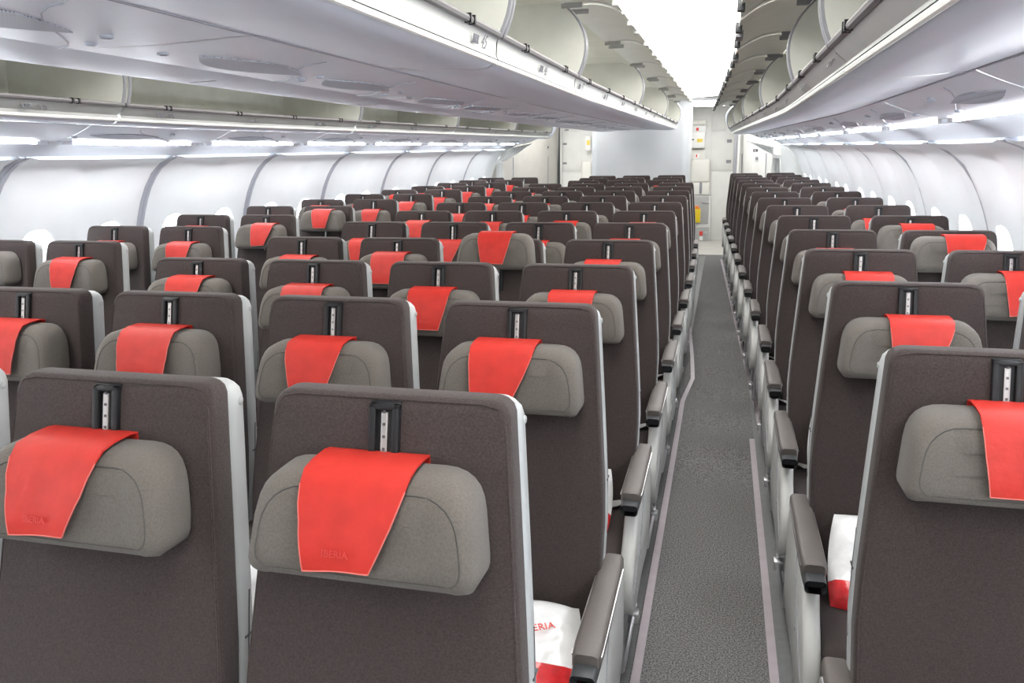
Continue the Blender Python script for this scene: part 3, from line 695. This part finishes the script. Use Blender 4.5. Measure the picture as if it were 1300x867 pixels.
def pillow(key, dx, dy, rx, rz, lab, txt=False, dz=.535):
    s_ = SEATS[key]; loc = (s_.location.x+dx, s_.location.y+dy, s_.location.z+dz)
    root = thing('wrapped_pillow', lab, 'pillow', loc, 'plastic-wrapped pillows left on the seats'); root.rotation_euler = (math.radians(rx), 0, math.radians(rz))
    link('pillow_body', PW, root); link('red_end', PR, root)
    if txt:
        t_ = link('printed_lettering', text_mesh('IBERIA', .026, 'print_red', .0008), root, (.085, .02, .0545)); t_.rotation_euler = (0, math.radians(7), math.radians(20))
pillow(('C', 1, 0), .03, -.335, 16, 8, 'white plastic-wrapped pillow with red lettering beside the nearest centre seat back', True, .53)
pillow(('C', 2, 0), -.01, -.32, 26, 5, 'white and red wrapped pillow on the third centre-block aisle seat', dz=.54)
pillow(('C', 3, 0), -.03, -.31, 30, 5, 'white and red wrapped pillow on the fourth centre-block aisle seat', dz=.55)
pillow(('C', 4, 0), -.02, -.31, 30, 8, 'white and red wrapped pillow on the fifth centre-block aisle seat', dz=.55)
pillow(('C', 1, 1), .03, -.32, 55, 0, 'wrapped pillow showing between the two nearest centre seat backs', dz=.565)
pillow(('C', 2, 1), .03, -.31, 40, 0, 'wrapped pillow on the third-row centre seat second from the aisle', dz=.555)
pillow(('C', 2, 2), .03, -.31, 40, 0, 'wrapped pillow on the third-row centre seat third from the right aisle', dz=.555)
pillow(('R', 1, 0), -.005, -.28, 42, -6, 'white wrapped pillow with a red end on the second right-hand aisle seat', dz=.555)
pillow(('R', 2, 0), .02, -.24, 60, -6, 'white wrapped pillow on the third right-hand aisle seat', dz=.575)
pillow(('R', 4, 0), .02, -.24, 60, -6, 'white wrapped pillow on the fifth right-hand aisle seat', dz=.575)
# ------------------------------------------------------------------ far end: bulkhead, exit area, crew seat
RZ = rise(12.3)
bk = MB(); o_ = rr(-1.95, -.52, 12.3, 13.6, .10, 6)
bk.loft([[(x, y, z) for x, y in o_] for z in (RZ-.004, 1.2, 2.5)])
struct(bk.build('wall_center', 'bulkhead', ang=40), 'pale grey centre bulkhead with rounded corners at the rear of the cabin', 'wall')
YB = 14.8; RB = rise(YB)
struct(MB().box(-4.3, 1.9, YB, YB+.06, 0, 2.7).build('wall_back', 'galley'), 'pale panelled wall by the rear exits', 'wall')
struct(MB().sweep([(-4, 2.38), (1.6, 2.38)], [12.2, YB]).build('ceiling_galley', 'ceiling_white', smooth=False), 'ceiling by the rear exits', 'ceiling')
gl = thing('ceiling_lamp', 'bright square lamp in the ceiling by the rear exit', 'lamp', (-.27, 13.2, 2.36))
MB().box(-.50, -.04, 12.7, 13.9, 2.352, 2.374).build('diffuser', 'lamp_glow', gl, smooth=False)
MB().box(-.53, -.01, 12.66, 13.94, 2.366, 2.38).build('lamp_frame', 'bin_white', gl, smooth=False)
gl = thing('ceiling_lamp', 'lamp in the ceiling behind the bulkhead on the left exit', 'lamp', (-2.5, 13.2, 2.36))
MB().box(-2.75, -2.2, 12.7, 13.9, 2.352, 2.374).build('diffuser', 'lamp_glow', gl, smooth=False)
MB().box(-2.78, -2.17, 12.66, 13.94, 2.366, 2.38).build('lamp_frame', 'bin_white', gl, smooth=False)
def unp(px, py, Y):
    d = (px-650)/FPX*cr-(py-433.5)/FPX*cu+fw; d = d*(Y/d.y); return d.x, d.z+CZ
def bpx(mb, x0, y0, x1, y1, Y, dep, b_=.006):      # box from measured edges, standing on the plane y = Y
    X0, Z1 = unp(x0, y0, Y); X1, Z0 = unp(x1, y1, Y); return mb.box(X0, X1, Y-dep, Y, Z0, Z1, b_)
# side linings of the door areas
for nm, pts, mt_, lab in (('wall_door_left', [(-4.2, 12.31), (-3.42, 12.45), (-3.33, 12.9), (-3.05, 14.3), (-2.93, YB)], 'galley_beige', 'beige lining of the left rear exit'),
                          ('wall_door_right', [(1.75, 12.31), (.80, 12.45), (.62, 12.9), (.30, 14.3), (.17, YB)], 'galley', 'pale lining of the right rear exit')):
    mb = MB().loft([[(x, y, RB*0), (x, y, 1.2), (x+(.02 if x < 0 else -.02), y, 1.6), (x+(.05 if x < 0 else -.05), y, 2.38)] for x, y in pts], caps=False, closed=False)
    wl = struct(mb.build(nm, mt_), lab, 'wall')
    sgn = 1 if nm.endswith('left') else -1
    for k, ((xa, ya), (xb, yb)) in enumerate(zip(pts[2:], pts[3:])):
        MB().tube([(xa+sgn*.004, ya, 1.05), (xb+sgn*.004, yb, 1.05)], .006, 5).build('panel_seam', 'seam_grey', wl)
        MB().tube([(xa+sgn*.004, ya, .2), (xa+sgn*.024, ya, 1.6)], .006, 5).build('panel_seam', 'seam_grey', wl)
# sidewall close-outs beyond the last window panel
for W, nm, lab in ((WR, 'wall_closeout_right', 'right'), (WL, 'wall_closeout_left', 'left')):
    struct(MB().loft([[(x, 12.25, z) for x, z in PROF]+[(1.7, 12.25, 0), (1.7, 12.25, 1.7)], [(x, 12.30, z) for x, z in PROF]+[(1.7, 12.30, 0), (1.7, 12.30, 1.7)]]).warp(W).build(nm, 'galley'), 'end frame of the %s sidewall' % lab, 'wall')
# dark pillars
for nm, x0, x1, y, lab in (('door_pillar', 708.5, 713.5, 14.75, 'tall dark grey edge post at the left rear exit'), ('door_pillar', 931, 938.5, 14.2, 'tall grey edge post at the right rear exit')):
    a, _ = unp(x0, 200, y); c, _ = unp(x1, 200, y)
    p_ = thing(nm, lab, 'post', ((a+c)/2, y, 0))
    MB().box(a, a+(c-a)*.6, y-.05, y, 0, 2.3, .004).build('post', 'dark_plastic' if a < -1 else 'mid_grey', p_)
    MB().box(a+(c-a)*.6, c, y-.03, y, 0, 2.3, .004).build('trim', 'galley', p_)
# panels on the rear wall
wb = [o for o in COL.objects if o.name == 'wall_back'][0]
for (x0, y0, x1, y1) in ((904, 168, 930, 216), (904, 219, 930, 308), (904, 146, 922, 165), (714, 168, 738, 217), (714, 221, 744, 300)):
    bpx(MB(), x0, y0, x1, y1, YB, .014, .005).build('wall_panel', 'galley', wb)
for (x0, y0, x1, y1) in ((923, 177, 929, 181), (922, 203, 928, 207), (714.5, 181.5, 719.5, 184), (714.5, 206, 719.5, 208.5), (717, 164, 722, 166)):
    p_ = bpx(MB(), x0, y0, x1, y1, YB-.016, .004, .001).build('placard', 'mid_grey', wb)
# crew seat with its equipment at the end of the aisle
def wx(px, py, Y=YB-.02): return unp(px, py, Y)
js = thing('jump_seat', 'folded pale crew jump seat on the rear wall at the end of the aisle', 'jump seat', (-.40, YB-.05, RB))
bpx(MB(), 875, 248, 900.5, 316, YB-.02, .16, .012).build('seat_box', 'galley', js)
bpx(MB(), 878, 202, 901, 231, YB-.06, .10, .04).build('headrest', 'cream', js)
bb = bpx(MB(), 878, 231.5, 900.5, 247, YB-.05, .12, .02).build('back_pad', 'cream', js)
bb['_o'] = js['_o']
bpx(MB(), 888, 231.5, 891, 246, YB-.17, .01, .002).build('harness', 'mid_grey', bb)
fp = bpx(MB(), 877, 249, 899, 284, YB-.18, .02, .006).build('seat_flap', 'bin_lip', js); fp['_o'] = js['_o']
bpx(MB(), 891, 256.5, 900, 258.5, YB-.20, .012, .002).build('handle', 'steel', fp)
lk = bpx(MB(), 877, 288, 899.5, 315, YB-.18, .02, .006).build('locker_door', 'bin_lip', js); lk['_o'] = js['_o']
bpx(MB(), 894, 294, 897.5, 297, YB-.20, .015, .003).build('latch', 'steel', lk)
bpx(MB(), 888, 293.5, 892, 299, YB-.20, .004, .001).build('red_placard', 'sign_red', lk); bpx(MB(), 888, 300, 892, 305, YB-.20, .004, .001).build('placard', 'sign_white', lk)
vest = thing('yellow_pouch', 'yellow pouch with an orange top hanging on the crew seat', 'pouch', (*[wx(883, 272)[0]], YB-.21, wx(883, 282)[1]))
X0, Z0 = wx(877, 282, YB-.21); X1, Z1 = wx(889.5, 264, YB-.21)
MB().prism(rpoly([(X0, Z0), (X1, Z0-.01), (X1, Z1-.02), (X1-.04, Z1+.03), (X0+.06, Z1+.02), (X0, Z1-.05)], .015, 2), lambda a, b_, d: (a, d, b_), YB-.235, YB-.205, .008).build('pouch_body', 'yellow', vest)
MB().prism(rpoly([(X0+.02, Z1-.015), (X1-.01, Z1-.015), (X1-.045, Z1+.045), (X0+.07, Z1+.035)], .01, 2), lambda a, b_, d: (a, d, b_), YB-.242, YB-.200, .006).build('pouch_top', 'orange', vest)
bx_ = thing('interphone_box', 'white equipment box with a yellow label above the crew seat', 'box', (wx(885, 187)[0], YB-.1, wx(885, 187)[1]))
bpx(MB(), 876, 169, 894.5, 188, YB-.02, .14, .01).build('box_body', 'sign_white', bx_)
bpx(MB(), 885, 176, 892, 180.5, YB-.16, .003, .001).build('yellow_label', 'sign_yellow', bx_)
bpx(MB(), 876.5, 176.5, 881, 178, YB-.16, .015, .002).build('latch', 'dark_gap', bx_)
bb_ = thing('stowage_box', 'beige stowage box high on the rear wall above the crew seat', 'box', (wx(885, 158)[0], YB-.1, wx(885, 158)[1]))
bpx(MB(), 875.5, 153, 896, 158.5, YB-.02, .16, .02).build('box_body', 'cream', bb_)
bpx(MB(), 875.5, 158.5, 896, 169, YB-.02, .10, .004).build('box_front', 'sign_white', bb_)
bpx(MB(), 884, 162, 887, 166, YB-.12, .003, .001).build('red_mark', 'sign_red', bb_)
sg = thing('safety_placard', 'white placard with a red mark between box and crew seat', 'sign', (wx(884, 197)[0], YB-.03, wx(884, 200)[1]))
bpx(MB(), 875.5, 190, 894.5, 202, YB-.02, .05, .004).build('placard_base', 'cream', sg)
bpx(MB(), 882, 195, 888, 200.5, YB-.07, .003, .001).build('placard_sheet', 'sign_white', sg); bpx(MB(), 883.5, 196, 885, 199.5, YB-.073, .002, .0005).build('red_mark', 'sign_red', sg)
# exit sign glowing by the left exit and small crew headrest beside it
ex = thing('exit_sign', 'small lit white sign with a yellow centre at the left rear exit', 'sign', (unp(747, 181, 14.7)[0], 14.7, unp(747, 190, 14.7)[1]))
bpx(MB(), 743.5, 173, 750.5, 191, 14.72, .05, .008).build('sign_body', 'sign_white', ex); bpx(MB(), 745, 178, 749, 184, 14.67, .004, .001).build('yellow_symbol', 'sign_yellow', ex)
hs = thing('crew_headrest', 'pale crew seat headrest beside the bulkhead at the left exit', 'jump seat', (unp(744, 225, 14.6)[0], 14.6, unp(744, 240, 14.6)[1]))
bpx(MB(), 739, 205, 752, 246, 14.7, .10, .04).build('cushion', 'cream', hs); bpx(MB(), 739, 247, 752, 300, 14.74, .05, .01).build('seat_back', 'galley', hs)
# placards on the left door lining
for k, (px, py, c_, w_) in enumerate(((695, 187, 'dark_gap', .05), (690, 195, 'dark_gap', .05), (688, 203, 'sign_white', .07))):
    Y = 14.25; X, Z = unp(px, py, Y)
    p_ = thing('lining_placard', ['upper dark placard on the left exit lining', 'lower dark placard on the left exit lining', 'white placard with a red mark on the left exit lining'][k], 'sign', (X, Y, Z))
    MB().box(X-w_/2, X+w_/2, Y-.03, Y-.02, Z-w_*.35, Z+w_*.35, .002).build('plate', c_, p_)
    MB().box(X-w_*.2, X+w_*.1, Y-.034, Y-.03, Z-.01, Z+.012).build('mark', 'sign_red' if c_ == 'sign_white' else 'galley', p_)
X, Z = unp(1001-39, 201, 13.2); X, Z = unp(961, 201, 13.4)
p_ = thing('lining_placard', 'white placard on the right exit lining beside the curtain', 'sign', (X, 13.4, Z)); MB().box(X-.05, X+.05, 13.36, 13.37, Z-.06, Z+.05, .002).build('plate', 'sign_white', p_); MB().box(X-.025, X+.02, 13.354, 13.36, Z-.03, Z+.02).build('mark', 'mid_grey', p_)
X, Z = unp(959, 191, 13.4)
p_ = thing('lining_placard', 'small dark placard high on the right exit lining', 'sign', (X, 13.4, Z)); MB().box(X-.035, X+.035, 13.36, 13.37, Z-.02, Z+.02, .002).build('plate', 'dark_gap', p_); MB().box(X-.02, X+.01, 13.354, 13.36, Z-.005, Z+.005).build('mark', 'galley', p_)
# curtains gathered to the sides
mat('curtain', (.74, .74, .72), .8, noise=60, var=.05, bump=.2)
def curtain(top0, top1, gather, low, lab, Y):
    root = thing('curtain', lab, 'curtain', (gather[0], Y, rise(Y)))
    n = 40; rows = []
    for v in [k/14 for k in range(15)]:
        row = []
        for k in range(n+1):
            u = k/n; fold = .05*math.sin(u*2*math.pi*9)
            if v < .5:
                t_ = v/.5; e = t_**.8
                xt = top0[0]+(top1[0]-top0[0])*u; zt = top0[1]+(top1[1]-top0[1])*u
                xg = gather[0]+(u-.5)*.09; zg = gather[1]
                x = xt+(xg-xt)*e; z = zt+(zg-zt)*(t_+ .12*math.sin(math.pi*t_)); f_ = fold*(1-.55*t_)
            else:
                t_ = (v-.5)/.5; x = gather[0]+(u-.5)*(.09+.16*t_); z = gather[1]+(low-gather[1])*t_; f_ = fold*(.45+.5*t_)
            row.append((x, Y+f_, z))
        rows.append(row)
    o = MB().loft(rows, caps=False, closed=False).build('drape', 'curtain', root, ang=180)
    sd = o.modifiers.new('thickness', 'SOLIDIFY'); sd.thickness = .004
    MB().loft([[(gather[0]+.062*math.cos(a), Y+.04*math.sin(a), gather[1]+dz) for a in [2*math.pi*k/14 for k in range(14)]] for dz in (-.02, .02)], caps=False).build('tieback', 'curtain', root)
xa, za = unp(676, 182, 12.15); xb, zb = unp(640, 190, 12.15); xg, zg = unp(634, 206, 12.15)
curtain((xb, zb), (xa, za), (xg, zg), .35, 'white curtain tied back at the rear end of the left windows', 12.15)
xa, za = unp(948, 179, 12.15); xb, zb = unp(982, 187, 12.15); xg, zg = unp(985.5, 199, 12.15)
curtain((xb, zb), (xa, za), (xg, zg), .35, 'white curtain tied back at the rear end of the right windows', 12.15)
for o in list(COL.objects):
    if '_o' in o: del o['_o']
